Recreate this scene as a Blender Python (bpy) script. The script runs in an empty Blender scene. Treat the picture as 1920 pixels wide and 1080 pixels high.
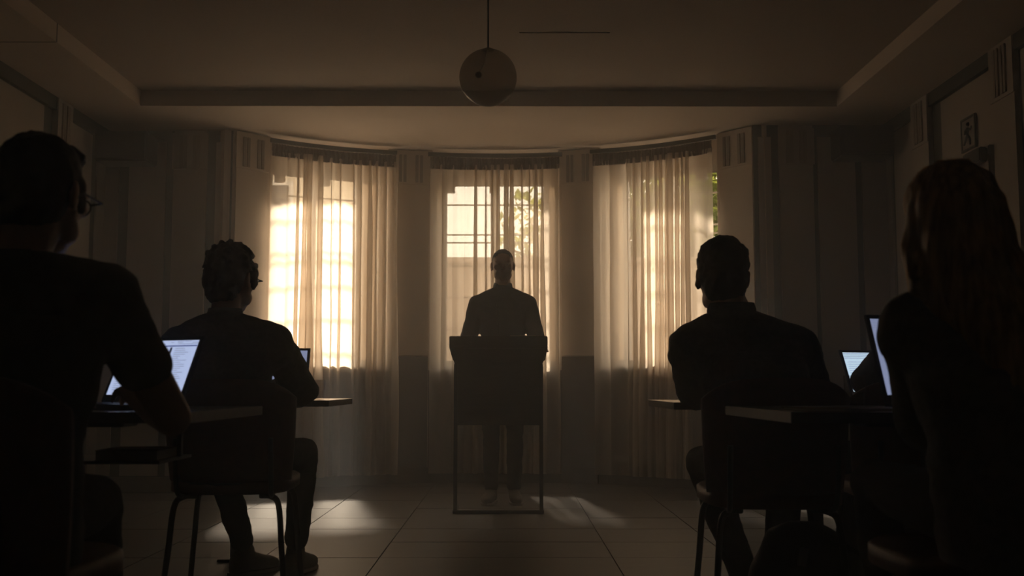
import bpy, bmesh, math, random
from mathutils import Vector, Matrix, noise
from math import sin, cos, pi, radians
V = Vector
S = bpy.context.scene
COL = S.collection
random.seed(7)

# ------------------------------------------------------------------ camera
cam = bpy.data.cameras.new('camera'); camo = bpy.data.objects.new('camera', cam); COL.objects.link(camo)
cam.sensor_width = 36; cam.lens = 36 * 2000 / 1920; cam.clip_end = 200
camo.location = (0, 0, .815)
camo.rotation_euler = (radians(90) + math.atan(183 / 2000), 0, -8 / 2000)
cam.dof.use_dof = True; cam.dof.focus_distance = 6.2; cam.dof.aperture_fstop = 4.5
S.camera = camo

# ------------------------------------------------------------------ light
S.view_settings.view_transform = 'Standard'; S.view_settings.look = 'None'
S.view_settings.gamma = 1; S.view_settings.use_curve_mapping = False
S.view_settings.exposure = -0.35
SUN_E, SKY_E, HAZE_D = 43.0, 7.0, .050
w = bpy.data.worlds.new('world'); S.world = w; w.use_nodes = True
nt = w.node_tree; bg = nt.nodes['Background']
tc = nt.nodes.new('ShaderNodeTexCoord'); sp = nt.nodes.new('ShaderNodeSeparateXYZ'); rp = nt.nodes.new('ShaderNodeValToRGB')
nt.links.new(tc.outputs['Generated'], sp.inputs[0]); nt.links.new(sp.outputs['Z'], rp.inputs[0])
rp.color_ramp.elements[0].position = 0.0; rp.color_ramp.elements[0].color = (1, .85, .63, 1)
rp.color_ramp.elements[1].position = .7; rp.color_ramp.elements[1].color = (.88, .79, .66, 1)
nt.links.new(rp.outputs[0], bg.inputs[0]); bg.inputs[1].default_value = SKY_E
sun = bpy.data.lights.new('sun', 'SUN'); suno = bpy.data.objects.new('sun', sun); COL.objects.link(suno)
SUN_DIR = V((.17, -1, -.90)).normalized()
suno.rotation_euler = SUN_DIR.to_track_quat('-Z', 'Y').to_euler(); suno.location = (-2, 16, 12)
sun.energy = SUN_E; sun.angle = radians(6.5); sun.color = (1, .85, .66)
S.cycles.max_bounces = 10; S.cycles.diffuse_bounces = 5; S.cycles.transparent_max_bounces = 24
S.cycles.volume_bounces = 1; S.cycles.sample_clamp_indirect = 4
S.cycles.caustics_reflective = False; S.cycles.caustics_refractive = False

# ------------------------------------------------------------------ materials
def mat(name, col, rough=.6, var=.15, scale=8, spec=.4, metal=0, bump=0, stretch=None):
    m = bpy.data.materials.new(name); m.use_nodes = True
    n, l = m.node_tree.nodes, m.node_tree.links
    b = n['Principled BSDF']
    b.inputs['Roughness'].default_value = rough; b.inputs['Metallic'].default_value = metal
    b.inputs['Specular IOR Level'].default_value = spec
    tx = n.new('ShaderNodeTexCoord'); mp = n.new('ShaderNodeMapping'); nz = n.new('ShaderNodeTexNoise')
    l.new(tx.outputs['Object'], mp.inputs[0]); l.new(mp.outputs[0], nz.inputs[0])
    if stretch: mp.inputs['Scale'].default_value = stretch
    nz.inputs['Scale'].default_value = scale; nz.inputs['Detail'].default_value = 4
    r = n.new('ShaderNodeValToRGB')
    r.color_ramp.elements[0].position = .3; r.color_ramp.elements[1].position = .7
    r.color_ramp.elements[0].color = (*[c * (1 - var) for c in col], 1)
    r.color_ramp.elements[1].color = (*[min(1, c * (1 + var)) for c in col], 1)
    l.new(nz.outputs['Fac'], r.inputs[0]); l.new(r.outputs[0], b.inputs['Base Color'])
    if bump:
        bp = n.new('ShaderNodeBump'); bp.inputs['Strength'].default_value = bump; bp.inputs['Distance'].default_value = .01
        l.new(nz.outputs['Fac'], bp.inputs['Height']); l.new(bp.outputs[0], b.inputs['Normal'])
    return m

def emit(name, col, e):
    m = bpy.data.materials.new(name); m.use_nodes = True
    n, l = m.node_tree.nodes, m.node_tree.links
    n.remove(n['Principled BSDF']); em = n.new('ShaderNodeEmission')
    em.inputs[0].default_value = (*col, 1); em.inputs[1].default_value = e
    l.new(em.outputs[0], n['Material Output'].inputs[0]); return m

def thin_glass(name, tint=(1, 1, 1), gloss=.06):
    m = bpy.data.materials.new(name); m.use_nodes = True
    n, l = m.node_tree.nodes, m.node_tree.links
    n.remove(n['Principled BSDF'])
    t = n.new('ShaderNodeBsdfTransparent'); g = n.new('ShaderNodeBsdfGlossy'); mx = n.new('ShaderNodeMixShader'); fr = n.new('ShaderNodeLayerWeight')
    t.inputs[0].default_value = (*tint, 1); g.inputs['Roughness'].default_value = .03
    fr.inputs[0].default_value = .5
    pw = n.new('ShaderNodeMath'); pw.operation = 'POWER'; pw.inputs[1].default_value = 5; l.new(fr.outputs['Facing'], pw.inputs[0])
    fm = n.new('ShaderNodeMath'); fm.operation = 'MULTIPLY_ADD'; fm.inputs[1].default_value = .8; fm.inputs[2].default_value = gloss; l.new(pw.outputs[0], fm.inputs[0])
    l.new(fm.outputs[0], mx.inputs[0]); l.new(t.outputs[0], mx.inputs[1]); l.new(g.outputs[0], mx.inputs[2])
    l.new(mx.outputs[0], n['Material Output'].inputs[0]); return m

def sheer(name, col, open_face, open_edge):
    m = bpy.data.materials.new(name); m.use_nodes = True
    n, l = m.node_tree.nodes, m.node_tree.links
    n.remove(n['Principled BSDF'])
    tr = n.new('ShaderNodeBsdfTransparent'); tl = n.new('ShaderNodeBsdfTranslucent'); df = n.new('ShaderNodeBsdfDiffuse')
    tl.inputs[0].default_value = (*col, 1); df.inputs[0].default_value = (*[c * .8 for c in col], 1)
    tx = n.new('ShaderNodeTexCoord'); wv = n.new('ShaderNodeTexNoise'); wv.inputs['Scale'].default_value = 260
    l.new(tx.outputs['Object'], wv.inputs[0])
    mx = n.new('ShaderNodeMixShader'); mx.inputs[0].default_value = .38
    l.new(tl.outputs[0], mx.inputs[1]); l.new(df.outputs[0], mx.inputs[2])
    lw = n.new('ShaderNodeLayerWeight'); lw.inputs[0].default_value = .35
    mr = n.new('ShaderNodeMapRange'); l.new(lw.outputs['Facing'], mr.inputs[0])
    mr.inputs[3].default_value = open_face; mr.inputs[4].default_value = open_edge
    ad = n.new('ShaderNodeMath'); ad.operation = 'MULTIPLY_ADD'; l.new(wv.outputs['Fac'], ad.inputs[0]); ad.inputs[1].default_value = .12
    sb = n.new('ShaderNodeMath'); sb.operation = 'SUBTRACT'; l.new(mr.outputs[0], sb.inputs[0]); sb.inputs[1].default_value = .06
    l.new(sb.outputs[0], ad.inputs[2])
    m2 = n.new('ShaderNodeMixShader'); l.new(ad.outputs[0], m2.inputs[0]); l.new(mx.outputs[0], m2.inputs[1]); l.new(tr.outputs[0], m2.inputs[2])
    l.new(m2.outputs[0], n['Material Output'].inputs[0]); return m

def leafm(name):
    m = bpy.data.materials.new(name); m.use_nodes = True
    n, l = m.node_tree.nodes, m.node_tree.links
    n.remove(n['Principled BSDF']); t = n.new('ShaderNodeBsdfTranslucent'); d = n.new('ShaderNodeBsdfDiffuse'); x = n.new('ShaderNodeMixShader')
    t.inputs[0].default_value = (.24, .26, .045, 1); d.inputs[0].default_value = (.10, .13, .03, 1); x.inputs[0].default_value = .5
    l.new(t.outputs[0], x.inputs[1]); l.new(d.outputs[0], x.inputs[2]); l.new(x.outputs[0], n['Material Output'].inputs[0]); return m
def diffuser(name):
    m = bpy.data.materials.new(name); m.use_nodes = True
    n, l = m.node_tree.nodes, m.node_tree.links
    n.remove(n['Principled BSDF']); t = n.new('ShaderNodeBsdfTranslucent'); t.inputs[0].default_value = (.34, .29, .235, 1)
    l.new(t.outputs[0], n['Material Output'].inputs[0]); return m
M = dict(
    wall=mat('wall_paint', (.40, .36, .315), .8, .08, 3),
    bay=mat('brightened_wall_paint', (.66, .585, .505), .8, .06, 3),  # paler copy of the wall paint, window brightness put into its colour
    stripe=mat('dark_stripe_paint', (.06, .064, .057), .7, .12, 4),
    dado=mat('dado_paint', (.14, .12, .108), .65, .1, 5),
    ceil=mat('ceiling_paint', (.62, .54, .47), .9, .05, 2),
    reed=mat('reed_shadow_paint', (.31, .275, .24), .8, .06, 4),  # darker than the pier paint, shade beside the reeds put into their colour
    ceil2=mat('woven_ceiling_panel', (.40, .345, .30), .9, .10, 160, bump=.15, stretch=(1, .3, 1)),
    tile=mat('floor_slab', (.050, .043, .038), .46, .22, 5, .4, bump=.06, stretch=(1, 3, 1)),
    grout=mat('floor_joint', (.03, .027, .024), .8),
    frame=mat('white_window_paint', (.62, .58, .52), .45, .05, 6),
    sheer=sheer('sheer_cloth', (.82, .73, .62), .27, .02),
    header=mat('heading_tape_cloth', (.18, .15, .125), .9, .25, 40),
    metal=mat('black_steel', (.03, .03, .032), .4, .1, 20, .5, .6),
    table=mat('dark_table_laminate', (.055, .048, .042), .28, .2, 10, .5, stretch=(1, 8, 1)),
    edge=mat('table_edge', (.06, .055, .05), .5),
    lect=mat('lectern_wood', (.045, .036, .03), .5, .25, 9, .4, stretch=(1, 1, 6)),
    leather=mat('brown_leather', (.11, .045, .028), .5, .2, 30, .4, bump=.1),
    skin=mat('skin', (.46, .28, .20), .55, .06, 12, .35),
    blackcloth=mat('black_cotton', (.065, .065, .068), .85, .2, 30),
    jacket=mat('charcoal_wool', (.085, .085, .086), .9, .25, 60),
    navy=mat('dark_shirt_cloth', (.03, .028, .03), .85, .2, 40),
    denim=mat('dark_denim', (.03, .031, .036), .9, .25, 50),
    blazer=mat('grey_blazer_cloth', (.17, .17, .18), .9, .2, 50),
    sock=mat('grey_sock', (.16, .15, .14), .9),
    shoe=mat('pale_canvas', (.22, .2, .18), .8),
    shoedark=mat('dark_shoe_leather', (.03, .026, .024), .5),
    sole=mat('rubber_sole', (.3, .28, .25), .7),
    hairdark=mat('dark_brown_hair', (.022, .015, .011), .6, .4, 40, stretch=(1, 1, .2)),
    hairblonde=mat('blonde_hair', (.42, .25, .12), .5, .5, 60, stretch=(1, 1, .12)),
    eye=mat('eye_white', (.6, .58, .55), .3), iris=mat('iris', (.05, .03, .02), .3),
    alu=mat('laptop_shell', (.09, .09, .095), .45, .05, 20, .5, .5),
    key=mat('laptop_key', (.02, .02, .022), .5),
    speaker=mat('speaker_shell', (.014, .014, .014), .7),
    book=mat('kraft_cover', (.20, .13, .06), .8), paper=mat('paper_edge', (.5, .46, .38), .8),
    cable=mat('white_cable', (.45, .43, .4), .5),
    sign=mat('sign_plate', (.27, .25, .22), .5), ink=mat('sign_ink', (.04, .045, .04), .5),
    bag=mat('black_nylon', (.012, .012, .013), .7, .2, 30),
    door=mat('door_paint', (.26, .22, .19), .6, .08, 5),
    leaf=leafm('tree_leaf'), bark=mat('bark', (.12, .085, .06), .9, .3, 10),
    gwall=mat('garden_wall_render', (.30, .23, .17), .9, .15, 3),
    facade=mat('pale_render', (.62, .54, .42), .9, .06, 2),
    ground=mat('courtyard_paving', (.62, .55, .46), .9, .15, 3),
    globe=None,
    scr=emit('screen_white', (.52, .62, .92), 1.15), scrblue=emit('screen_blue', (.07, .11, .42), .7),
    scrink=emit('screen_ink', (.06, .07, .12), .5), scrgrey=emit('screen_grey', (.30, .36, .56), .8),
    scr2=emit('screen_cool', (.60, .80, 1.0), 1.25), scr3=emit('screen_dim', (.24, .28, .44), 1.2),
    pane=thin_glass('window_glass'), diffuser=diffuser('added_diffuser'), tumbler=thin_glass('tumbler_glass', (.97, .96, .95), .07),
)
def globe_mat():
    m = bpy.data.materials.new('smoked_opal_glass'); m.use_nodes = True
    n, l = m.node_tree.nodes, m.node_tree.links
    b = n['Principled BSDF']; b.inputs['Base Color'].default_value = (.16, .13, .105, 1); b.inputs['Roughness'].default_value = .12
    t = n.new('ShaderNodeBsdfTransparent'); t.inputs[0].default_value = (.85, .8, .75, 1)
    tl = n.new('ShaderNodeBsdfTranslucent'); tl.inputs[0].default_value = (.25, .2, .16, 1)
    mx = n.new('ShaderNodeMixShader'); mx.inputs[0].default_value = .5
    l.new(b.outputs[0], mx.inputs[1]); l.new(tl.outputs[0], mx.inputs[2])
    m2 = n.new('ShaderNodeMixShader'); m2.inputs[0].default_value = .5
    l.new(mx.outputs[0], m2.inputs[1]); l.new(t.outputs[0], m2.inputs[2])
    l.new(m2.outputs[0], n['Material Output'].inputs[0]); return m
M['globe'] = globe_mat()

# ------------------------------------------------------------------ helpers
def link(name, me, m, parent=None):
    o = bpy.data.objects.new(name, me); COL.objects.link(o)
    if m is not None and not me.materials: me.materials.append(m)
    if parent is not None: o.parent = parent
    return o
def obj(name, bm, m, parent=None, smooth=False, bevel=0):
    if bevel:
        bmesh.ops.bevel(bm, geom=list(bm.edges), offset=bevel, segments=2, affect='EDGES', clamp_overlap=True)
    bmesh.ops.recalc_face_normals(bm, faces=bm.faces)
    me = bpy.data.meshes.new(name); bm.to_mesh(me); bm.free()
    if smooth: me.polygons.foreach_set('use_smooth', [True] * len(me.polygons))
    return link(name, me, m, parent)
def tag(o, label, cat, group=None):
    o['label'] = label; o['category'] = cat
    if group: o['group'] = group
    return o
def struct(o): o['kind'] = 'structure'; return o
def thing(name, label, cat, loc=(0, 0, 0), rz=0, group=None):
    o = bpy.data.objects.new(name, None); COL.objects.link(o); o.location = loc; o.rotation_euler = (0, 0, rz)
    o.empty_display_size = .1
    return tag(o, label, cat, group)
def empty_struct(name):
    o = bpy.data.objects.new(name, None); COL.objects.link(o); return struct(o)
def copy_tree(o, parent=None):
    c = o.copy(); COL.objects.link(c)
    if parent is not None: c.parent = parent
    for ch in list(o.children): copy_tree(ch, c)
    return c
def box(bm, x0, x1, y0, y1, z0, z1, mtx=None):
    vs = [bm.verts.new((x, y, z)) for z in (z0, z1) for x, y in ((x0, y0), (x1, y0), (x1, y1), (x0, y1))]
    for f in ((0, 3, 2, 1), (4, 5, 6, 7), (0, 1, 5, 4), (1, 2, 6, 5), (2, 3, 7, 6), (3, 0, 4, 7)):
        bm.faces.new([vs[i] for i in f])
    if mtx is not None:
        for v in vs: v.co = mtx @ v.co
    return vs
def nb(): return bmesh.new()
def bx(name, a, m, parent=None, bevel=0, mtx=None):
    b = nb(); box(b, *a, mtx=mtx); return obj(name, b, m, parent, bevel=bevel)
def frame_vecs(d):
    d = d.normalized(); a = V((0, 0, 1)) if abs(d.z) < .9 else V((1, 0, 0))
    u = d.cross(a).normalized(); return u, d.cross(u).normalized()
def tube(bm, pts, r, n=12, cap=True):
    pts = [V(p) for p in pts]; rs = r if isinstance(r, (list, tuple)) else [r] * len(pts)
    rings = []; u = None
    for i, p in enumerate(pts):
        d = (pts[min(i + 1, len(pts) - 1)] - pts[max(i - 1, 0)]).normalized()
        if u is None: u, v = frame_vecs(d)
        else:
            u = (u - d * u.dot(d)).normalized(); v = d.cross(u).normalized()
        rings.append([bm.verts.new(p + (u * cos(2 * pi * k / n) + v * sin(2 * pi * k / n)) * rs[i]) for k in range(n)])
    for a, b in zip(rings, rings[1:]):
        for k in range(n): bm.faces.new((a[k], a[(k + 1) % n], b[(k + 1) % n], b[k]))
    if cap: bm.faces.new(rings[0][::-1]); bm.faces.new(rings[-1])
def curve_pts(ctrl, n=8):
    ctrl = [V(c) for c in ctrl]; P = [ctrl[0] * 2 - ctrl[1]] + ctrl + [ctrl[-1] * 2 - ctrl[-2]]; out = []
    for i in range(1, len(P) - 2):
        p0, p1, p2, p3 = P[i - 1:i + 3]
        for k in range(n):
            t = k / n
            out.append(.5 * ((2 * p1) + (p2 - p0) * t + (2 * p0 - 5 * p1 + 4 * p2 - p3) * t * t + (3 * p1 - p0 - 3 * p2 + p3) * t ** 3))
    out.append(ctrl[-1]); return out
def lathe(bm, prof, n=32, c=(0, 0, 0)):
    rings = []
    for r, z in prof:
        rings.append([bm.verts.new((c[0] + r * cos(2 * pi * k / n), c[1] + r * sin(2 * pi * k / n), c[2] + z)) for k in range(n)])
    for a, b in zip(rings, rings[1:]):
        for k in range(n): bm.faces.new((a[k], a[(k + 1) % n], b[(k + 1) % n], b[k]))
    return rings
def ell(bm, c, r, rot=None, seg=16):
    mt = Matrix.Translation(V(c)) @ (rot.to_matrix().to_4x4() if rot is not None else Matrix()) @ Matrix.Diagonal((*r, 1))
    bmesh.ops.create_uvsphere(bm, u_segments=seg, v_segments=seg // 2 + 2, radius=1, matrix=mt)
def limb(bm, pts, rs):
    """tapered chain with round joints"""
    pts = [V(p) for p in pts]
    for p, r in zip(pts, rs): ell(bm, p, (r, r, r), seg=14)
    for a, b, ra, rb in zip(pts, pts[1:], rs, rs[1:]): tube(bm, [a, b], [ra, rb], 14)
def loft(bm, rings, n=24, power=2.1):
    """rings: (centre, right*rx, forward*ry)"""
    R = []
    for c, a, b in rings:
        c, a, b = V(c), V(a), V(b); ring = []
        for k in range(n):
            t = 2 * pi * k / n; cc, ss = cos(t), sin(t)
            ring.append(bm.verts.new(c + a * math.copysign(abs(cc) ** (2 / power), cc) + b * math.copysign(abs(ss) ** (2 / power), ss)))
        R.append(ring)
    for p, q in zip(R, R[1:]):
        for k in range(n): bm.faces.new((p[k], p[(k + 1) % n], q[(k + 1) % n], q[k]))
    bm.faces.new(R[0][::-1]); bm.faces.new(R[-1])
TS = bpy.data.scenes.new('work')          # scratch scene for fusing volumes, removed at the end
def fused(name, bm, m, parent, voxel, smooth_it=4, disp=None):
    """fuse overlapping volumes into one skin"""
    bmesh.ops.recalc_face_normals(bm, faces=bm.faces)
    me = bpy.data.meshes.new(name); bm.to_mesh(me); bm.free()
    t = bpy.data.objects.new('tmp', me); TS.collection.objects.link(t)
    md = t.modifiers.new('r', 'REMESH'); md.mode = 'VOXEL'; md.voxel_size = voxel; md.use_smooth_shade = True
    if smooth_it:
        s = t.modifiers.new('s', 'SMOOTH'); s.factor = .5; s.iterations = smooth_it
    with bpy.context.temp_override(scene=TS, view_layer=TS.view_layers[0]): dg = bpy.context.evaluated_depsgraph_get()
    out = bpy.data.meshes.new_from_object(t.evaluated_get(dg)); out.name = name
    bpy.data.objects.remove(t); bpy.data.meshes.remove(me)
    if disp:
        nor = [v.normal.copy() for v in out.vertices]
        for v, nn in zip(out.vertices, nor): v.co += nn * disp(v.co, nn)
    out.polygons.foreach_set('use_smooth', [True] * len(out.polygons))
    return link(name, out, m, parent)

# ------------------------------------------------------------------ setting: shell
CZ, RZ = 2.837, 2.95
XL, XR, YB = -3.2, 2.95, -1.6
f_bm = nb(); box(f_bm, XL - .3, XR + .3, YB - .3, 9.5, -.12, -.006)
floor = struct(obj('floor', f_bm, M['grout']))
xs = [-3.19, -2.27, -1.72, -1.165, -.61, .5, 1.06, 1.61, 2.17, 2.94]
ys = [1.6 + .51 * k for k in range(16)]
for i in range(len(xs) - 1):
    w_ = xs[i + 1] - xs[i]; me = None
    for j in range(len(ys) - 1):
        cx, cy = (xs[i] + xs[i + 1]) / 2, (ys[j] + ys[j + 1]) / 2
        if cy > 8.2 and abs(cx + .11) > 2.0: continue
        if me is None:
            b = nb(); box(b, -w_ / 2 + .003, w_ / 2 - .003, -.252, .252, -.006, 0)
            o = obj('tile', b, M['tile'], floor); me = o.data
        else: o = link('tile', me, None, floor)
        o.location = (cx, cy, random.uniform(-.0008, .0006))
bx('tile_field', (XL, XR, YB, 1.6, -.006, 0), M['tile'], floor)
bx('tile_field', (-2.2, 2.0, 9.25, 9.4, -.006, 0), M['tile'], floor)

c = nb()
RX0, RX1, RY0, RY1 = -2.667, 2.395, .6, 7.6

cp_ = [(XL - .3, RY1), (XR + .3, RY1), (XR + .3, 8.5), (2.12, 8.45), (1.86, 8.69), (.87, 9.25), (.52, 9.36), (-.74, 9.37), (-1.11, 9.28), (-2.09, 8.80), (-2.30, 8.66), (XL - .3, 8.7)]
lo_ = [c.verts.new((x, y, CZ)) for x, y in cp_]; f_ = c.faces.new(lo_)
ex_ = bmesh.ops.extrude_face_region(c, geom=[f_])
for v in ex_['geom']:
    if isinstance(v, bmesh.types.BMVert): v.co.z = 3.2
box(c, XL - .3, XR + .3, YB - .3, RY0, CZ, 3.2)
box(c, XL - .3, RX0, RY0, RY1, CZ, 3.2); box(c, RX1, XR + .3, RY0, RY1, CZ, 3.2)

ceiling = struct(obj('ceiling', c, M['ceil']))
bx('recess_panel', (RX0, RX1, RY0, RY1, RZ, 3.2), M['ceil2'], ceiling)
hatch = nb()
box(hatch, .07, .62, 6.3, 7.02, RZ - .006, RZ + .002)
obj('access_panel', hatch, M['ceil2'], ceiling, bevel=.002)
bx('soffit_seam', (XL, RX0 - .002, 6.15, 6.158, CZ - .002, CZ + .002), M['stripe'], ceiling)
bx('soffit_seam', (RX0 - .002, RX0 + .003, 6.15, 6.158, CZ, RZ), M['stripe'], ceiling)

wl = struct(bx('wall_left', (XL - .25, XL, YB - .3, 8.7, -.1, CZ), M['stripe']))
wr = struct(bx('wall_right', (XR, XR + .25, YB - .3, 8.5, -.1, CZ), M['stripe']))
struct(bx('wall_rear', (XL, XR, YB - .25, YB, -.1, CZ), M['bay']))
wbl = struct(bx('wall_back_left', (XL, -2.15, 8.36, 8.7, -.1, CZ), M['stripe']))
wbr = struct(bx('wall_back_right', (1.91, XR, 8.16, 8.5, -.1, CZ), M['stripe']))

def side_panels(wall, x, sgn, runs, zlo=.12):
    for kind, y0, y1 in runs:
        a = sorted((x, x - sgn * (.015 if kind == 'p' else .035)))
        if kind == 'p':
            bx('wall_panel', (*a, y0, y1, zlo, 2.73), M['wall'], wall)
        else:
            pl = bx('pilaster', (*a, y0, y1, zlo, CZ - .005), M['wall'], wall)
            a2 = sorted((x - sgn * .035, x - sgn * .045))
            bx('capital', (*a2, y0 - .01, y1 + .01, 2.50, CZ - .005), M['wall'], pl)
            for q in (.27, .40, .60, .73):
                yy = y0 + (y1 - y0) * q
                a3 = sorted((x - sgn * .045, x - sgn * .056))
                bx('reed', (*a3, yy - .012, yy + .012, 2.52, CZ - .03), M['reed'], pl)
side_panels(wl, XL, -1, [('p', -1.5, 1.6), ('p', 1.75, 4.2), ('c', 4.3, 4.55), ('p', 4.6, 7.2), ('c', 7.37, 7.6), ('p', 7.62, 8.06), ('p', 8.18, 8.35)])
side_panels(wr, XR, 1, [('p', -1.5, 1.6), ('p', 1.75, 4.2), ('p', 4.6, 5.95), ('c', 6.0, 6.28), ('p', 6.29, 7.08), ('c', 7.26, 7.53), ('p', 7.54, 7.97), ('p', 8.04, 8.15)])
def back_panels(wall, y, runs):
    for kind, x0, x1 in runs:
        if kind == 'p': bx('wall_panel', (x0, x1, y - .015, y, .12, 2.74), M['wall'], wall)
        else:
            pl = bx('pilaster', (x0, x1, y - .03, y, .12, CZ - .005), M['wall'], wall)
            bx('capital', (x0 - .01, x1 + .01, y - .04, y - .03, 2.52, CZ - .03), M['wall'], pl)
            for q in (.24, .36, .64, .76):
                xx = x0 + (x1 - x0) * q
                bx('reed', (xx - .013, xx + .013, y - .05, y - .04, 2.53, CZ - .05), M['reed'], pl)
back_panels(wbl, 8.36, [('p', -3.19, -3.08), ('p', -3.0, -2.71), ('c', -2.645, -2.385), ('p', -2.315, -2.215)])
back_panels(wbr, 8.16, [('p', 1.945, 2.045), ('c', 2.105, 2.365), ('p', 2.405, 2.695), ('p', 2.745, 2.94)])

# cornice strips (dark) and baseboards
t1 = struct(bx('trim_1', (XL, XL + .03, YB, 8.36, 2.745, CZ), M['stripe'])); t2 = struct(bx('trim_2', (XR - .03, XR, YB, 8.16, 2.745, CZ), M['stripe']))
struct(bx('baseboard_left', (XL, XL + .02, YB, 8.36, 0, .11), M['dado'])); struct(bx('baseboard_right', (XR - .02, XR, YB, 8.16, 0, .11), M['dado']))
struct(bx('baseboard_back_left', (XL + .02, -2.17, 8.34, 8.36, 0, .11), M['dado'])); struct(bx('baseboard_back_right', (1.92, XR - .02, 8.14, 8.16, 0, .11), M['dado']))

# ------------------------------------------------------------------ bay
BP = [V((-2.166, 8.34)), V((-1.96, 8.555)), V((-.995, 9.024)), V((-.68, 9.09)), V((.465, 9.085)), V((.757, 8.976)), V((1.708, 8.43)), V((1.917, 8.17))]
def facet(i):
    a, b = BP[i], BP[i + 1]; t = (b - a).normalized(); n = V((-t.y, t.x))
    m = Matrix(((t.x, n.x, 0, a.x), (t.y, n.y, 0, a.y), (0, 0, 1, 0), (0, 0, 0, 1)))
    return m, (b - a).length            # local x along, local y outward, z up
OPEN = {1: (.05, .86), 3: (.10, 1.04), 5: (.16, 1.045)}
SILL, HEAD = .98, 2.63
names = ['wall_bay_pier_left', 'wall_bay_left', 'wall_bay_pier_middle_left', 'wall_bay_middle', 'wall_bay_pier_middle_right', 'wall_bay_right', 'wall_bay_pier_right']
bay = []
for i in range(7):
    m, L = facet(i); b = nb()
    if i in OPEN:
        u0, u1 = OPEN[i]
        for a in ((0, .03, 0, .3, SILL, CZ), (L - .03, L, 0, .3, SILL, CZ), (0, L, 0, .3, -.1, SILL), (.03, L - .03, .19, .3, HEAD, CZ)): box(b, *a, mtx=m)
    else:
        box(b, 0, L, 0, .3, -.1, CZ, mtx=m); box(b, -.07, L + .07, .04, .3, -.1, CZ, mtx=m)
    o = struct(obj(names[i], b, M['bay'])); bay.append(o)
    if i in OPEN:
        bx('parapet_panel', (.004, L - .004, -.012, 0, .10, SILL - .035), M['dado'], o, mtx=m)
        bx('baseboard', (0, L, -.018, 0, 0, .10), M['dado'], o, mtx=m)
    else:
        bx('pier_face', (.004, L - .004, -.022, 0, 1.07, CZ - .01), M['bay'], o, mtx=m)
        cp = bx('capital', (-.006, L + .006, -.034, -.022, 2.535, CZ - .012), M['bay'], o, mtx=m)
        for q in (.22, .34, .66, .78):
            bx('reed', (L * q - .012, L * q + .012, -.046, -.034, 2.55, CZ - .05), M['reed'], cp, mtx=m)
        bx('dado_panel', (.004, L - .004, -.03, 0, .13, 1.06), M['dado'], o, mtx=m)
        bx('plinth', (-.005, L + .005, -.045, 0, 0, .13), M['dado'], o, mtx=m)

ROWS = [SILL, 1.30, 1.58, 1.857, 2.065, 2.135, 2.40, HEAD]
for wi, i in enumerate((1, 3, 5)):
    m, L = facet(i); u0, u1 = OPEN[i]
    win = empty_struct('window_%d' % (wi + 1))
    D0, D1 = .19, .24
    def wb(n, a, mt, p=win): return bx(n, a, mt, p, mtx=m)
    fb = nb()
    for a in ((u0, u0 + .045, D0, D1, SILL, HEAD), (u1 - .045, u1, D0, D1, SILL, HEAD), (u0 + .045, u1 - .045, D0, D1, SILL, SILL + .05), (u0 + .045, u1 - .045, D0, D1, HEAD - .06, HEAD)): box(fb, *a, mtx=m)
    for a in ((.03, .05, D0, D1, SILL, HEAD), (L - .05, L - .03, D0, D1, SILL, HEAD), (.05, L - .05, D0, D1, SILL, SILL + .05), (.05, L - .05, D0, D1, HEAD - .06, HEAD)): box(fb, *a, mtx=m)
    fr = obj('window_frame', fb, M['frame'], win)
    um = (u0 + u1) / 2
    wb('mullion', (um - .024, um + .024, D0 - .01, D1, SILL + .05, HEAD - .06), M['frame'])
    wb('sill_board', (.01, L - .01, -.03, .19, SILL - .03, SILL), M['frame'])
    for a, bb in ((.05, u0), (u1, L - .05)):
        if bb - a > .03: wb('added_glow_pane', (a, bb, .213, .217, SILL + .05, HEAD - .06), M['diffuser'])  # diffusing panes added so the curtain ends glow evenly from behind
    for lo, hi in ((u0 + .045, um - .024), (um + .024, u1 - .045)):
        for z in ROWS[1:-1]: wb('muntin', (lo, hi, D0 + .018, D1 - .019, z - .006, z + .006), M['frame'])
        for z0, z1 in zip(ROWS, ROWS[1:]):
            a = max(z0 + .006, SILL + .05 if z0 == SILL else 0); bb = z1 - (.06 if z1 == HEAD else .006)
            wb('pane', (lo, hi, .213, .217, a, bb), M['pane'])
    for k, uu in enumerate(((u0 + .06, um + .04), (u0 + .04, um - .05), (u0 + .09, u1 - .2))[wi]):
        wb('opener_box', (uu, uu + .075, D0 - .07, D0, HEAD - .13, HEAD - .01), M['dado'])
    # portal so the sky is sampled through the opening
    al = bpy.data.lights.new('window_portal', 'AREA'); al.shape = 'RECTANGLE'; al.size = u1 - u0; al.size_y = HEAD - SILL
    al.cycles.is_portal = True
    ao = bpy.data.objects.new('window_portal', al); COL.objects.link(ao)
    nrm = (m.to_3x3() @ V((0, -1, 0))).normalized()
    ao.location = m @ V((um, .29, (HEAD + SILL) / 2)); ao.rotation_euler = nrm.to_track_quat('-Z', 'Y').to_euler()

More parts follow.
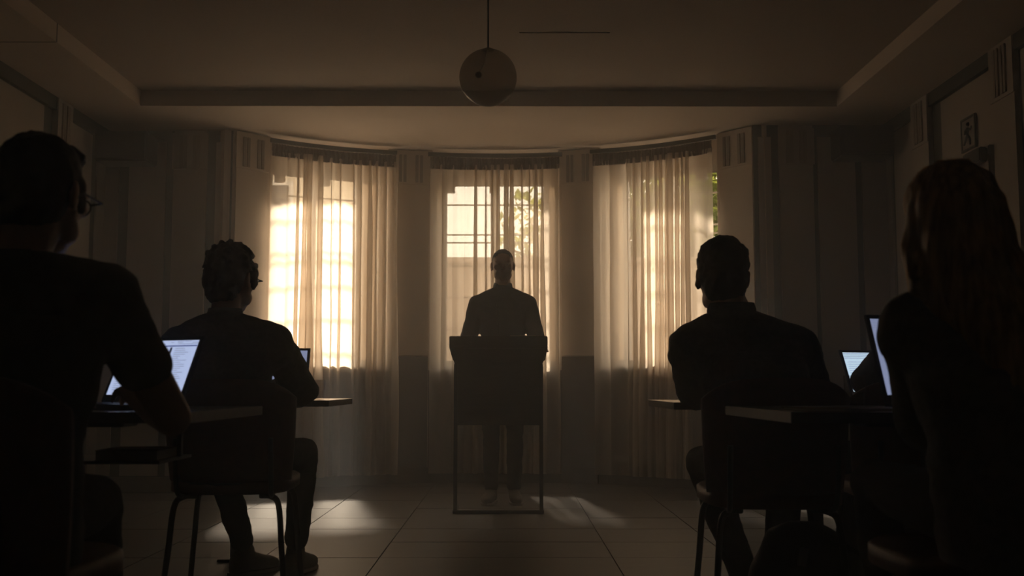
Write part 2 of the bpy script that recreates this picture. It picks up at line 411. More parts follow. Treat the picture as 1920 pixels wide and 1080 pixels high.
# ------------------------------------------------------------------ curtains
def curtain_mesh(m, u0, u1, z0, z1, zones, seed, nz=44, pk=14, base=-.11):
    """zones: (s0, s1, pleats, pleat depth); a pleat is a flat run of cloth followed by an omega-shaped fold"""
    rnd = random.Random(seed); folds = []
    for s0, s1, n, p in zones:
        ws = [rnd.uniform(.6, 1.4) for _ in range(n)]; tot = sum(ws); s = s0
        for w_ in ws:
            dw = (s1 - s0) * w_ / tot; folds.append((s, dw, p * rnd.uniform(.6, 1.35), rnd.uniform(.6, .84), rnd.uniform(0, 99))); s += dw
    b = nb(); grid = []
    for j in range(nz + 1):
        tz = j / nz; z = z0 + (z1 - z0) * tz; row = []
        for s, dw, p, flat, sd in folds:
            pz = p * (.55 + .55 * (1 - tz) ** .7 + .35 * noise.noise((sd, tz * 2.2, 0)))
            lean = (.022 * noise.noise((sd, tz * 1.3, 5)) + .006 * noise.noise((sd, tz * 5, 9))) * (1.15 - tz)
            L = u1 - u0
            for k in range(pk):
                t = k / pk
                if t < .5:
                    q = t / .5; u = s * L + dw * L * flat * q; d = .012 * sin(pi * q) * (1 + noise.noise((sd, tz * 3, 2)))
                else:
                    q = (t - .5) / .5; u = s * L + dw * L * (flat + (1 - flat) * q) + pz * .42 * sin(2 * pi * q); d = -pz * sin(pi * q)
                u += lean * (t if s == 0 else 1)
                d += base + .065 * (1 - (2 * min(1, max(0, u / L)) - 1) ** 2) + .018 * noise.noise((s * 3 + seed, tz * .9, 3)) + .004 * noise.noise((s * 30 + t * 3, tz * 6, seed))
                row.append(b.verts.new(m @ V((min(u1 + .03, max(u0 - .01, u0 + u)), min(.10, d), z))))
        row.append(b.verts.new(m @ V((u1, base, z)))); grid.append(row)
    nu = len(grid[0]) - 1
    for j in range(nz):
        for i in range(nu): b.faces.new((grid[j][i], grid[j][i + 1], grid[j + 1][i + 1], grid[j + 1][i]))
    return b
CW = ['of the left bay window, glowing brightest in the sun', 'of the middle bay window, right behind the standing man', 'of the right bay window, with curved bar shadows on it']
spec = {1: (.01, 1.07, 3, [(0, .15, 1, .012), (.15, .40, 4, .085), (.40, .68, 3, .035), (.68, 1, 5, .055)]),
        3: (.02, 1.12, 11, [(0, .10, 1, .010), (.10, .28, 2, .012), (.28, .36, 1, .05), (.36, .44, 1, .03), (.44, .64, 4, .075), (.64, .72, 1, .03), (.72, .88, 3, .055), (.88, 1, 1, .03)]),
        5: (.02, 1.065, 23, [(0, .15, 1, .010), (.15, .30, 1, .03), (.30, .62, 6, .055), (.62, .80, 4, .085), (.80, 1, 1, .016)])}
for wi, i in enumerate((1, 3, 5)):
    m, L = facet(i); a, bb, sd, zn = spec[i]
    o = obj('curtain', curtain_mesh(m, a, bb, .085, 2.70, zn, sd), M['sheer'], smooth=True)
    tag(o, 'sheer cream floor-length curtain ' + CW[wi], 'curtain', 'sheer bay window curtains')
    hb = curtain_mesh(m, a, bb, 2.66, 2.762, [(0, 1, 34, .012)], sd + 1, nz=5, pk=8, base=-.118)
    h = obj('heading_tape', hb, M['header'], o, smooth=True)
    rb = nb(); arc = lambda u: -.115 + .065 * (1 - (2 * u / L - 1) ** 2)
    for zz in (2.768, 2.80):
        for k in range(21):
            u = L * k / 20
            for dd in (-.016, .016): rb.verts.new(m @ V((u, arc(u) + dd, zz)))
    rb.verts.ensure_lookup_table(); vv = rb.verts
    for k in range(20):
        a0, a1, b0, b1 = 2 * k, 2 * k + 1, 2 * k + 2, 2 * k + 3
        for f in ((a0, a1, b1, b0), (42 + a0, 42 + b0, 42 + b1, 42 + a1), (a0, b0, 42 + b0, 42 + a0), (a1, 42 + a1, 42 + b1, b1)): rb.faces.new([vv[q] for q in f])
    rb.faces.new([vv[q] for q in (0, 42, 43, 1)]); rb.faces.new([vv[q] for q in (40, 41, 83, 82)])
    r = obj('curtain_rail', rb, M['stripe'])
    tag(r, 'dark curtain rail under the ceiling above the %s bay window' % ('left', 'middle', 'right')[wi], 'curtain rail', 'curtain rails')

# ------------------------------------------------------------------ outside
g = nb(); box(g, -14, 14, 9.5, 40, -.5, -.3); struct(obj('ground_courtyard', g, M['ground']))
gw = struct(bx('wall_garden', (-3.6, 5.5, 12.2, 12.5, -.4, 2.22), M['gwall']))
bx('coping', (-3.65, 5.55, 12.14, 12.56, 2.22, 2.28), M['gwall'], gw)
def tree(label, x, y, h, r, n, seed, trunk=.11, crown=None):
    rnd = random.Random(seed)
    t = thing('garden_tree', label, 'tree', (x, y, -.3))
    b = nb(); tube(b, curve_pts([(0, 0, 0), (.05, 0, h * .4), (-.03, .05, h * .8), (0, 0, h)]), trunk, 10); obj('trunk', b, M['bark'], t, True)
    b = nb()
    for k in range(6):
        an = k * 1.05; p = V((cos(an) * r * .7, sin(an) * r * .7, h + r * .5 * rnd.uniform(-.3, .8)))
        tube(b, [(0, 0, h * .75), tuple(p * .6 + V((0, 0, h * .36))), tuple(p)], [.05, .035, .015], 6)
    obj('branches', b, M['bark'], t, True)
    b = nb()
    for k in range(n):
        while True:
            p = V((rnd.uniform(-1, 1), rnd.uniform(-1, 1), rnd.uniform(-1, 1)))
            if p.length < 1: break
        p = V((p.x * r, p.y * r, h + r * .3 + p.z * r * (crown or .85)))
        rot = Matrix.Rotation(rnd.uniform(0, 6.28), 3, 'Z') @ Matrix.Rotation(rnd.uniform(-1.2, 1.2), 3, 'X'); s = rnd.uniform(.05, .10)
        vs = [b.verts.new(p + rot @ V(q) * s) for q in ((0, -1, 0), (.55, 0, .12), (0, 1.2, 0), (-.55, 0, .12))]
        b.faces.new(vs)
    o = obj('leaves', b, M['leaf'], t); o['kind'] = 'stuff'
    return t
tree('added tall tree, its dense crown out of view, blocking the sun from the middle window', -1.34, 15.2, 7.4, .74, 4600, 1, crown=2.4)  # leaf mass added out of view to hold sun off the middle curtain
tree('added tall thin-leaved tree, its crown out of view, half blocking the sun from the right window', 0.62, 15.4, 7.6, .5, 1500, 5, crown=2.6)  # added crown, above the view, that thins sun on the right curtain
tree('small leafy tree showing yellow green through the middle curtain', .55, 14.2, 3.0, .7, 420, 2, .05)
tree('dense green tree filling the view through the right window', 2.40, 13.5, 2.55, 1.35, 8500, 3, .1)
hs = thing('house', 'pale rendered house beyond the garden, seen through the left window', 'building', (-5.2, 16.5, -.3))
bx('wall', (-3.2, 2.35, 0, 3, 0, 4.9), M['facade'], hs)
bx('roof', (-3.5, 2.65, -.4, 3.4, 4.9, 5.1), M['dado'], hs)
for k, xx in enumerate((-1.6, .2, 1.45)):
    for zz in (.9, 3.0):
        wf = bx('house_window', (xx - .4, xx + .4, -.04, .02, zz, zz + 1.3), M['frame'], hs)
        bx('window_pane', (xx - .33, xx - .02, -.05, -.04, zz + .07, zz + 1.23), M['key'], wf); bx('window_pane', (xx + .02, xx + .33, -.05, -.04, zz + .07, zz + 1.23), M['key'], wf)

# ------------------------------------------------------------------ right wall: door, exit sign ; corner speakers
d1 = empty_struct('door_1')
bx('door_leaf', (XR - .03, XR - .016, 6.36, 7.0, .01, 2.2), M['door'], d1)
bx('head_casing', (XR - .06, XR - .016, 6.30, 7.06, 2.2, 2.26), M['wall'], d1, bevel=.006)
for y in (6.30, 7.0): bx('side_casing', (XR - .06, XR - .016, y, y + .06, .01, 2.2), M['wall'], d1, bevel=.006)
bx('door_closer', (XR - .11, XR - .06, 6.31, 6.55, 2.16, 2.25), M['metal'], d1, bevel=.008)
bx('door_handle', (XR - .08, XR - .03, 6.42, 6.54, 1.04, 1.06), M['metal'], d1, bevel=.005)

sg = thing('exit_sign', 'square exit sign with running man above the door on the right wall', 'sign', (XR - .016, 6.64, 2.40))
bx('sign_plate', (-.012, -.001, -.105, .105, -.10, .115), M['sign'], sg)
fb = nb()
for a in ((-.105, .105, .10, .115), (-.105, .105, -.10, -.085), (-.105, -.09, -.085, .10), (.09, .105, -.085, .10)):
    box(fb, -.016, -.012, a[0], a[1], a[2], a[3])
obj('sign_border', fb, M['ink'], sg)
fb = nb()
def stroke(a, b_, w_):
    a, b_ = V(a), V(b_); tube(fb, [(-.015, a.x, a.y), (-.015, b_.x, b_.y)], w_, 6)
bmesh.ops.create_uvsphere(fb, u_segments=10, v_segments=8, radius=.014, matrix=Matrix.Translation((-.015, -.008, .065)))
for a, b_, w_ in (((-.005, .045), (.006, .0), .012), ((.006, 0), (-.03, -.03), .008), ((-.03, -.03), (-.03, -.07), .007), ((.006, 0), (.035, -.03), .008), ((.035, -.03), (.06, -.055), .007),
                  ((-.004, .042), (-.04, .025), .006), ((-.04, .025), (-.055, .045), .006), ((-.004, .042), (.035, .035), .006), ((.035, .035), (.045, .01), .006)): stroke(a, b_, w_)
obj('running_figure', fb, M['ink'], sg)

def wall_speaker(loc, rz, label):
    t = thing('wall_loudspeaker', label, 'loudspeaker', loc, rz, 'corner loudspeakers')
    bx('cabinet', (-.2, .2, -.13, .13, -.115, .115), M['speaker'], t, bevel=.012)
    b = nb(); box(b, -.185, .185, -.14, -.13, -.1, .1); obj('grille', b, M['bag'], t)
    b = nb(); tube(b, [(0, .12, 0), (0, .24, .0)], .02, 10); box(b, -.05, .05, .235, .25, -.06, .06); obj('wall_bracket', b, M['metal'], t)
    return t
wall_speaker((-2.94, 8.105, 2.63), 0, 'black loudspeaker high in the corner left of the bay windows')
wall_speaker((2.67, 7.9, 2.63), 0, 'black loudspeaker high in the corner right of the bay windows')

# ------------------------------------------------------------------ pendant globe
LX, LY, LZ, LR = -.095, 5.0, 2.285, .138
pg = thing('pendant_lamp', 'round glass globe pendant hanging unlit from the ceiling', 'lamp', (LX, LY, RZ))
b = nb(); bmesh.ops.create_uvsphere(b, u_segments=48, v_segments=32, radius=LR, matrix=Matrix.Translation((0, 0, LZ - RZ))); obj('globe_shade', b, M['globe'], pg, True)
b = nb(); tube(b, [(0, 0, LZ - RZ + LR), (0, 0, -.02)], .0045, 8); obj('cord', b, M['metal'], pg)
b = nb(); lathe(b, [(.001, .006), (.018, .005), (.024, .001), (.03, -.004)], 24, (0, 0, LZ - RZ + LR)); obj('shade_cap', b, M['metal'], pg, True)
b = nb(); lathe(b, [(.05, 0), (.05, -.02), (.02, -.035), (.005, -.035)], 24); obj('ceiling_rose', b, M['metal'], pg, True)
b = nb(); tube(b, [(0, 0, LZ - RZ + LR), (-.022, 0, LZ - RZ + .06), (-.043, 0, LZ - RZ + .025)], .003, 6); bmesh.ops.create_uvsphere(b, u_segments=14, v_segments=10, radius=.016, matrix=Matrix.Translation((-.045, 0, LZ - RZ + .014))); obj('bulb', b, M['speaker'], pg, True)

# ------------------------------------------------------------------ lectern and microphone
lc = thing('lectern', 'dark wooden lectern on a slim steel frame in the middle of the floor', 'lectern', (-.06, 6.95, 0))
def lb(n, a, m, bev=.003): return bx(n, a, m, lc, bevel=bev)
b = nb()
fr_ = [(-.318, -.05, 1.058), (.318, -.05, 1.058), (.318, -.05, 1.135), (-.318, -.05, 1.135)]
bk_ = [(-.318, .42, 1.10), (.318, .42, 1.10), (.318, .42, 1.02), (-.318, .42, 1.02)]
vs = [b.verts.new(p) for p in ((-.318, -.05, 1.055), (.318, -.05, 1.055), (.318, -.05, 1.135), (-.318, -.05, 1.135), (-.318, .42, .985), (.318, .42, .985), (.318, .42, 1.025), (-.318, .42, 1.025))]
for f in ((0, 1, 2, 3), (5, 4, 7, 6), (4, 0, 3, 7), (1, 5, 6, 2), (3, 2, 6, 7), (4, 5, 1, 0)): b.faces.new([vs[i] for i in f])
obj('reading_desk', b, M['lect'], lc, bevel=.004)
b = nb()
vs = [b.verts.new(p) for p in ((-.285, -.02, .955), (.285, -.02, .955), (.308, -.04, 1.055), (-.308, -.04, 1.055), (-.285, .36, .955), (.285, .36, .955), (.308, .40, .985), (-.308, .40, .985))]
for f in ((0, 1, 2, 3), (5, 4, 7, 6), (4, 0, 3, 7), (1, 5, 6, 2), (3, 2, 6, 7), (4, 5, 1, 0)): b.faces.new([vs[i] for i in f])
obj('tapered_collar', b, M['lect'], lc, bevel=.003)
lb('front_panel', (-.28, .28, -.012, .012, .56, .955), M['lect'])
for s in (-1, 1):
    a = sorted((s * .28, s * .258)); lb('side_panel', (*a, .012, .34, .56, .955), M['lect'])
    a = sorted((s * .288, s * .264)); lb('post', (*a, -.03, -.012, .02, .955), M['metal'], .002)
    a = sorted((s * .286, s * .266)); lb('base_runner', (*a, -.012, .36, 0, .012), M['metal'], .002)
lb('shelf', (-.258, .258, .012, .34, .57, .588), M['lect'])
lb('base_bar', (-.292, .292, -.034, -.008, 0, .022), M['metal'], .002)

mc = thing('microphone', 'thin gooseneck microphone standing on the lectern', 'microphone', (-.065, 7.02, 1.1263))
b = nb(); lathe(b, [(.001, .016), (.03, .014), (.034, 0.004), (.034, 0)], 20); obj('base', b, M['metal'], mc, True)
b = nb(); tube(b, curve_pts([(0, 0, .012), (.002, 0, .08), (-.002, .01, .15), (-.004, .03, .2)]), .0035, 8); obj('gooseneck', b, M['metal'], mc, True)
b = nb(); tube(b, [(-.004, .03, .2), (-.004, .055, .225)], [.007, .008], 10); obj('capsule', b, M['speaker'], mc, True)
sh = thing('paper_sheet', 'loose sheet of paper lying on the sloping lectern top', 'paper', (.12, 7.10, 1.1095))
b = nb(); box(b, -.105, .105, -.14, .14, -.0006, .0006, mtx=Matrix.Rotation(-math.atan(.11 / .47), 4, 'X')); obj('sheet', b, M['paper'], sh)

# ------------------------------------------------------------------ tables
def table(x0, x1, y0, y1, label):
    cx, cy = (x0 + x1) / 2, (y0 + y1) / 2
    t = thing('cafe_table', label, 'table', (cx, cy, 0), 0, 'square-edged pedestal tables')
    hx, hy = (x1 - x0) / 2, (y1 - y0) / 2
    bx('tabletop', (-hx, hx, -hy, hy, .722, .75), M['table'], t, bevel=.0015)
    bx('column', (-.022, .022, -.022, .022, .014, .70), M['metal'], t, bevel=.003)
    bx('top_plate', (-.2, .2, -.06, .06, .70, .722), M['metal'], t, bevel=.003)
    bx('foot_plate', (-.07, .07, -.07, .07, 0, .014), M['metal'], t, bevel=.003)
    return t
TLB = table(-1.76, -.79, 4.74, 5.46, 'dark table at the far left with a water glass on its corner')
TLN = table(-1.75, -.785, 2.66, 3.44, 'dark table at the near left under the t-shirt man\'s laptop')
TRB = table(.645, 1.95, 4.16, 4.92, 'dark table at the far right that the leaning man rests his elbow on')
TRN = table(.70, 1.70, 2.65, 3.45, 'dark table at the near right with glass, folder and cable on it')
sh_ = bx('under_shelf', (-.20, .315, -.10, .2, .601, .609), M['table'], TLN)
for xx in (-.19, .307): bx('shelf_hanger', (xx - .006, xx + .006, .10, .12, .609, .722), M['metal'], TLN)

# ------------------------------------------------------------------ chairs
def make_chair():
    t = thing('leather_chair', 'x', 'chair')
    b = nb(); rows = []
    W, D = .235, .225
    n = 18
    for layer, z in ((0, .405), (1, .412), (2, .45), (3, .458)):
        sc = (.93, 1, 1, .95)[layer]; ring = []
        for k in range(40):
            a = 2 * pi * k / 40; cx, cy = cos(a), sin(a)
            ring.append(b.verts.new((W * sc * math.copysign(abs(cx) ** .55, cx), D * sc * math.copysign(abs(cy) ** .55, cy), z + .012 * (cy * .5 + .5))))
        rows.append(ring)
    for p, q in zip(rows, rows[1:]):
        for k in range(40): b.faces.new((p[k], p[(k + 1) % 40], q[(k + 1) % 40], q[k]))
    b.faces.new(rows[0][::-1]); b.faces.new(rows[-1])
    obj('seat', b, M['leather'], t, True)
    # curved upholstered back
    b = nb(); outer = []
    nu, nz = 22, 14
    for side, off in ((0, 0), (1, .028)):
        g = []
        for j in range(nz + 1):
            tz = j / nz; row = []
            for i in range(nu + 1):
                s = -1 + 2 * i / nu
                hw = .25 - .02 * (1 - tz) ** 2
                rr = 1 - .18 * max(0, tz - .75) * 4 * abs(s) ** 4
                x = hw * s * (1 - .0 * tz)
                y = -.235 - .05 * tz + .12 * s * s - off * (1 - abs(s) ** 8 * .5)
                z = .455 + (.385 * tz) * rr
                row.append(b.verts.new((x, y, z)))
            g.append(row)
        outer.append(g)
    A, B = outer
    for j in range(nz):
        for i in range(nu):
            b.faces.new((A[j][i], A[j][i + 1], A[j + 1][i + 1], A[j + 1][i])); b.faces.new((B[j][i + 1], B[j][i], B[j + 1][i], B[j + 1][i + 1]))
    for i in range(nu):
        b.faces.new((A[0][i + 1], A[0][i], B[0][i], B[0][i + 1])); b.faces.new((A[nz][i], A[nz][i + 1], B[nz][i + 1], B[nz][i]))
    for j in range(nz):
        b.faces.new((A[j][0], A[j + 1][0], B[j + 1][0], B[j][0])); b.faces.new((A[j + 1][nu], A[j][nu], B[j][nu], B[j + 1][nu]))
    obj('backrest', b, M['leather'], t, True)
    for s in (-1, 1):
        b = nb(); tube(b, curve_pts([(s * .16, -.12, .40), (s * .17, -.22, .405), (s * .175, -.262, .46), (s * .175, -.285, .62)], 6), .009, 8); obj('back_support', b, M['metal'], t, True)
    for sx in (-1, 1):
        for sy in (-1, 1):
            b = nb(); tube(b, curve_pts([(sx * .12, sy * .16, .398), (sx * .165, sy * .18, .396), (sx * .195, sy * .195, .36), (sx * .21, sy * .205, .2), (sx * .228, sy * .225, .004)], 6), .0115, 10)
            l = obj('leg', b, M['metal'], t, True)
            b = nb(); tube(b, [(sx * .2275, sy * .2245, .012), (sx * .2285, sy * .2255, 0)], .015, 10); obj('foot_cap', b, M['bag'], l, True)
    return t
chair0 = make_chair()
first = [True]
def chair(x, y, rz, label):
    o = chair0 if first[0] else copy_tree(chair0)
    first[0] = False
    o.location = (x, y, 0); o.rotation_euler = (0, 0, rz); o['label'] = label; o['group'] = 'brown leather chairs'
    return o
chair(-1.07, 4.28, .05, 'brown leather chair under the man in the jacket at the far left table')
chair(.91, 3.79, -.03, 'brown leather chair with broad back under the leaning man on the right')
chair(1.50, 4.05, -.05, 'brown leather chair under the half hidden person at the far right table')
chair(-1.06, 2.22, -.08, 'brown leather chair under the t-shirt man with glasses at the near left')
st = copy_tree(chair0); st.name = 'leather_stool'
for ch in list(st.children):
    if ch.name.startswith('back'): bpy.data.objects.remove(ch)
st.location = (1.05, 2.34, 0); st.rotation_euler = (0, 0, .06); st['label'] = 'backless brown leather stool under the woman with long blonde hair'; st['category'] = 'stool'
if 'group' in st.keys(): del st['group']

# ------------------------------------------------------------------ laptops
def laptop(loc, rz, tilt, W, Hh, label, scr, ui, seed):
    rnd = random.Random(seed); Dp = Hh * 1.02
    t = thing('laptop', label, 'laptop', loc, rz, 'open laptops')
    bx('base', (-W / 2, W / 2, -Dp / 2, Dp / 2, 0, .016), M['alu'], t, bevel=.003)
    b = nb()
    for r in range(5):
        for k in range(13):
            x = -W * .44 + k * W * .88 / 13; y = Dp * .40 - r * Dp * .105
            box(b, x + .0015, x + W * .88 / 13 - .0015, y - Dp * .095, y - .001, .016, .0175)
    obj('keyboard', b, M['key'], t)
    bx('touchpad', (-W * .17, W * .17, -Dp * .44, -Dp * .17, .016, .0166), M['alu'], t)
    hinge = Matrix.Translation((0, Dp / 2 - .004, .018)) @ Matrix.Rotation(-tilt, 4, 'X')
    lid = nb(); box(lid, -W / 2, W / 2, -.001, .007, 0, Hh); o = obj('lid', lid, M['alu'], t, bevel=.002)
    o.matrix_local = hinge
    bz = nb(); box(bz, -W / 2 + .002, W / 2 - .002, -.0022, -.001, .002, Hh - .002); obj('bezel', bz, M['key'], o)
    s = nb(); sw, z0, z1 = W / 2 - .013, .022, Hh - .013
    box(s, -sw, sw, -.0028, -.0022, z0, z1); s = obj('screen', s, scr, o)
    b = nb()
    def q(m_i, x0, x1, za, zb):
        x0, x1 = max(x0, -sw), min(x1, sw)
        vs = [b.verts.new(p) for p in ((x0, -.0031, za), (x1, -.0031, za), (x1, -.0031, zb), (x0, -.0031, zb))]
        f = b.faces.new(vs); f.material_index = m_i
    if ui:
        hh = z1 - z0
        q(0, -sw, sw, z1 - hh * .115, z1 - hh * .085 - .0055 + .004)   # blue bar
        for k in range(26): 
            x = rnd.uniform(-sw, sw * .9); z = z1 - hh * rnd.choice((.02, .045, .07)); q(2, x, x + rnd.uniform(.006, .03), z, z + .0014)
        zz = z1 - hh * .15
        for k in range(22):
            if k < 7 or k == 13:
                q(1, sw * .30, sw * .36, zz - .003, zz + .0035)
            q(2, sw * .44, sw * rnd.uniform(.6, .86), zz - .0008, zz + .0008)
            q(2, -sw * .9, -sw * rnd.uniform(.1, .5), zz + .002, zz + .0035)
            zz -= hh * .037
        for k in range(5):
            za = z1 - hh * (.28 + .12 * k)
            for e in range(3): q(1 if e != 1 else 2, -sw * (.62 - .17 * e), -sw * (.56 - .17 * e), za - .003, za + .0035)
    else:
        for k in range(4): q(2, -sw, sw * rnd.uniform(-.2, .8), z1 - .006 - k * .007, z1 - .004 - k * .007)
        for k in range(14):
            z = z1 - .045 - k * .010; q(2, -sw * .92, sw * rnd.uniform(-.3, .9), z, z + .0016)
    me = bpy.data.meshes.new('display_content'); b.to_mesh(me); b.free()
    for mm in ('scrblue', 'scrink', 'scrgrey'): me.materials.append(M[mm])
    link('display_content', me, None, s)
    # whole lid is a child of the thing; content hangs from the screen's parent level
    s.children[0].parent = o
    return t
laptop((-1.085, 2.95, .75), radians(-27), radians(24), .31, .205, 'open laptop with a blue-barred page, under the t-shirt man\'s arm', M['scr'], True, 1)
laptop((-1.135, 5.02, .75), radians(-5), radians(14), .33, .235, 'open laptop in front of the jacketed man beside the water glass', M['scr3'], False, 2)
laptop((.985, 4.50, .75), radians(4), radians(18), .31, .205, 'open laptop hidden in front of the leaning man', M['scr'], False, 3)
laptop((1.625, 4.44, .75), radians(20), radians(22), .31, .215, 'small bright laptop at the far right table behind a dark arm', M['scr2'], False, 4)
laptop((1.235, 2.86, .75), radians(22), radians(16), .35, .255, 'open laptop beside the blonde woman, only its pale screen edge showing', M['scr3'], False, 5)

# ------------------------------------------------------------------ glasses, folder, cable
def tumbler(loc, r, h, label):
    t = thing('water_glass', label, 'glass', loc, 0, 'ribbed tumblers')
    b = nb(); n = 40; prof = [(.001, .002), (r * .78, .001), (r * .82, .006), (r * .86, h * .45), (r * .97, h * .5), (r, h * .98), (r * .985, h), (r * .95, h * .985), (r * .92, h * .52), (r * .78, h * .46), (r * .72, .012), (.001, .011)]
    rings = lathe(b, prof, n)
    for ri in (2, 3):
        for k, v in enumerate(rings[ri]):
            s = .95 if k % 4 < 2 else 1.03
            v.co.x *= s; v.co.y *= s
    obj('tumbler', b, M['tumbler'], t, True)
    b = nb(); lathe(b, [(.001, .0125), (r * .715, .0125), (r * .775, h * .44), (.001, h * .44)], 32); obj('water', b, M['pane'], t, True)
    return t
tumbler((-.862, 4.86, .75), .035, .09, 'ribbed water glass on the corner of the far left table')
tumbler((1.045, 3.22, .75), .033, .095, 'water glass on the near right table beside the white cable')
fd = thing('kraft_folder', 'flat kraft-brown folder lying along the edge of the near right table', 'folder', (1.0, 2.86, .75), .05)
bx('cover', (-.17, .17, -.11, .11, 0, .002), M['book'], fd); bx('pages', (-.165, .165, -.105, .105, .002, .006), M['paper'], fd); bx('cover', (-.17, .17, -.11, .11, .006, .008), M['book'], fd)
fd.location = (.915, 2.80, .75)
b = nb(); tube(b, curve_pts([(1.02, 3.10, .754), (1.06, 3.02, .754), (1.0, 2.97, .754), (.93, 3.05, .754), (.98, 3.15, .754), (1.09, 3.08, .754), (1.13, 2.99, .754), (1.20, 3.02, .754)], 8), .003, 8)
tag(obj('white_cable', b, M['cable'], smooth=True), 'thin white cable looped on the near right table', 'cable')
mg = thing('magazine', 'thick pale magazine lying on the shelf under the near left table', 'magazine', (-1.05, 3.06, .6092), .03)
bx('cover', (-.085, .085, -.10, .10, 0, .002), M['book'], mg); bx('pages', (-.083, .083, -.098, .098, .002, .027), M['paper'], mg); bx('cover', (-.085, .085, -.10, .10, .027, .029), M['book'], mg)
bg_ = thing('backpack', 'black backpack slumped under the leaning man\'s chair', 'bag', (1.0, 3.78, 0))
b = nb(); loft(b, [((0, 0, .0), (.17, 0, 0), (0, .10, 0)), ((0, 0, .06), (.19, 0, 0), (0, .125, 0)), ((.02, 0, .20), (.17, 0, 0), (0, .11, 0)), ((.03, .02, .31), (.12, 0, 0), (0, .07, 0)), ((.03, .02, .34), (.05, 0, 0), (0, .03, 0))])
fused('bag_body', b, M['bag'], bg_, .01, 4, lambda p, n: .006 * noise.noise(p * 14))
b = nb(); tube(b, curve_pts([(.10, -.08, .30), (.22, -.1, .22), (.24, -.1, .1), (.17, -.1, .05)], 8), .008, 8); obj('strap', b, M['bag'], bg_, True)
bx('buckle', (-.075, -.045, -.115, -.105, .20, .26), M['alu'], bg_, bevel=.002, mtx=Matrix.Rotation(.25, 4, 'Y'))

# ------------------------------------------------------------------ people
def hand(bm, wrist, fdir, pn, side, curl=.35):
    """wrist, finger direction, palm-facing direction, side=+1 if the thumb lies along fdir x pn"""
    wrist, fdir, pn = V(wrist), V(fdir).normalized(), V(pn).normalized()
    pn = (pn - fdir * pn.dot(fdir)).normalized(); ac = fdir.cross(pn).normalized() * side
    rot = Matrix((ac, fdir, pn)).transposed().to_quaternion()
    ell(bm, wrist + fdir * .048, (.04, .052, .0165), rot); ell(bm, wrist + fdir * .03 + ac * .018 + pn * .006, (.02, .032, .015), rot)
    for off, ln, r, sp_ in ((.031, .068, .0085, .10), (.0105, .078, .009, .02), (-.0105, .072, .0085, -.05), (-.031, .056, .0075, -.14)):
        p = wrist + fdir * (.088 - abs(off) * .18) + ac * off; d = (fdir + ac * sp_).normalized(); pts = [p - d * .03]; cur = p; a = .25
        pts.append(cur)
        for k, fr_ in enumerate((.45, .31, .24)):
            a += curl; dd = d * cos(a - .25) + pn * sin(a - .25); cur = cur + dd * ln * fr_; pts.append(cur)
        limb(bm, pts, [r * 1.05, r * 1.08, r, r * .93, r * .82])
    p = wrist + fdir * .022 + ac * .03
    d1 = (fdir * .62 + ac * .7 + pn * .3).normalized(); d2 = (fdir * .9 + ac * .25 + pn * .4).normalized()
    limb(bm, [p - ac * .012, p + d1 * .04, p + d1 * .04 + d2 * .03, p + d1 * .04 + d2 * .052], [.014, .0115, .0105, .009])

def head_frame(fwd, roll=0):
    f = V(fwd).normalized(); r = f.cross(V((0, 0, 1))).normalized(); u = r.cross(f).normalized()
    q = Matrix((r, f, u)).transposed()
    return (q @ Matrix.Rotation(roll, 3, 'Y')).to_quaternion()
def add_head(bm, c, q, k=1.0, jaw=1.0):
    c = V(c)
    def e(p, r, rt=None): ell(bm, c + q @ (V(p) * k), tuple(x * k for x in r), q if rt is None else q @ rt)
    e((0, -.012, .035), (.074, .094, .082)); e((0, .02, .0), (.067, .078, .095)); e((0, .045, -.055), (.050 * jaw, .048, .055)); e((0, .068, -.088), (.026, .022, .022))
    for s in (-1, 1):
        e((s * .040, .035, -.058), (.022 * jaw, .04, .032)); e((s * .044, .066, -.008), (.02, .02, .016))
        e((s * .031, .082, .026), (.026, .014, .009)); e((s * .029, .076, .009), (.0150, .013, .012))
        from_euler = Matrix.Rotation(s * .35, 3, 'Z').to_quaternion()
        e((s * .077, -.008, .0), (.007, .021, .033), from_euler); e((s * .08, -.014, .014), (.006, .017, .016), from_euler)
        e((s * .009, .103, -.018), (.009, .009, .008))
    pts = [c + q @ (V(p) * k) for p in ((0, .088, .02), (0, .1, 0), (0, .112, -.014))]; limb(bm, pts, [.008 * k, .010 * k, .0105 * k])
    e((0, .091, -.043), (.022, .011, .0055)); e((0, .089, -.053), (.019, .011, .006))

def torso_rings(J, g, top=True):
    R = (J['sr'] - J['sl']); R.normalize()
    pel, chest, neck = J['pel'], J['chest'], J['neck']; up = (neck - pel).normalized()
    F = up.cross(R).normalized(); 
    if F.dot(J['face']) < 0: F = -F
    HR = (J['hr'] - J['hl']).normalized(); HF = V((0, 0, 1)).cross(HR).normalized()
    if HF.dot(J['face']) < 0: HF = -HF
    wmid = pel.lerp(chest, .5); sw = (J['sr'] - J['sl']).length / 2; k = J['k']
    sh = (J['sl'] + J['sr']) / 2
    r = [(pel - up * .09, HR * (.12 * k + g), HF * (.09 * k + g)), (pel, HR * (.168 * k + g), HF * (.118 * k + g)), (pel + up * .08, (HR + R).normalized() * (.158 * k + g), (HF + F).normalized() * (.112 * k + g)),
         (wmid, R * (.145 * k + g), F * (.105 * k + g)), (chest, R * (sw * .84 + g), F * (.122 * k + g)), (chest.lerp(sh, .55), R * (sw * .90 + g), F * (.116 * k + g)),
         (sh - up * .03, R * (sw * .84 + g), F * (.095 * k + g)), (sh + up * .012, R * (sw * .62 + g), F * (.08 * k + g)), (sh.lerp(neck, .6), R * (sw * .38 + g * .7), F * (.066 * k + g * .6)), (neck, R * (.056 * k + g * .35), F * (.056 * k + g * .35))]
    return r

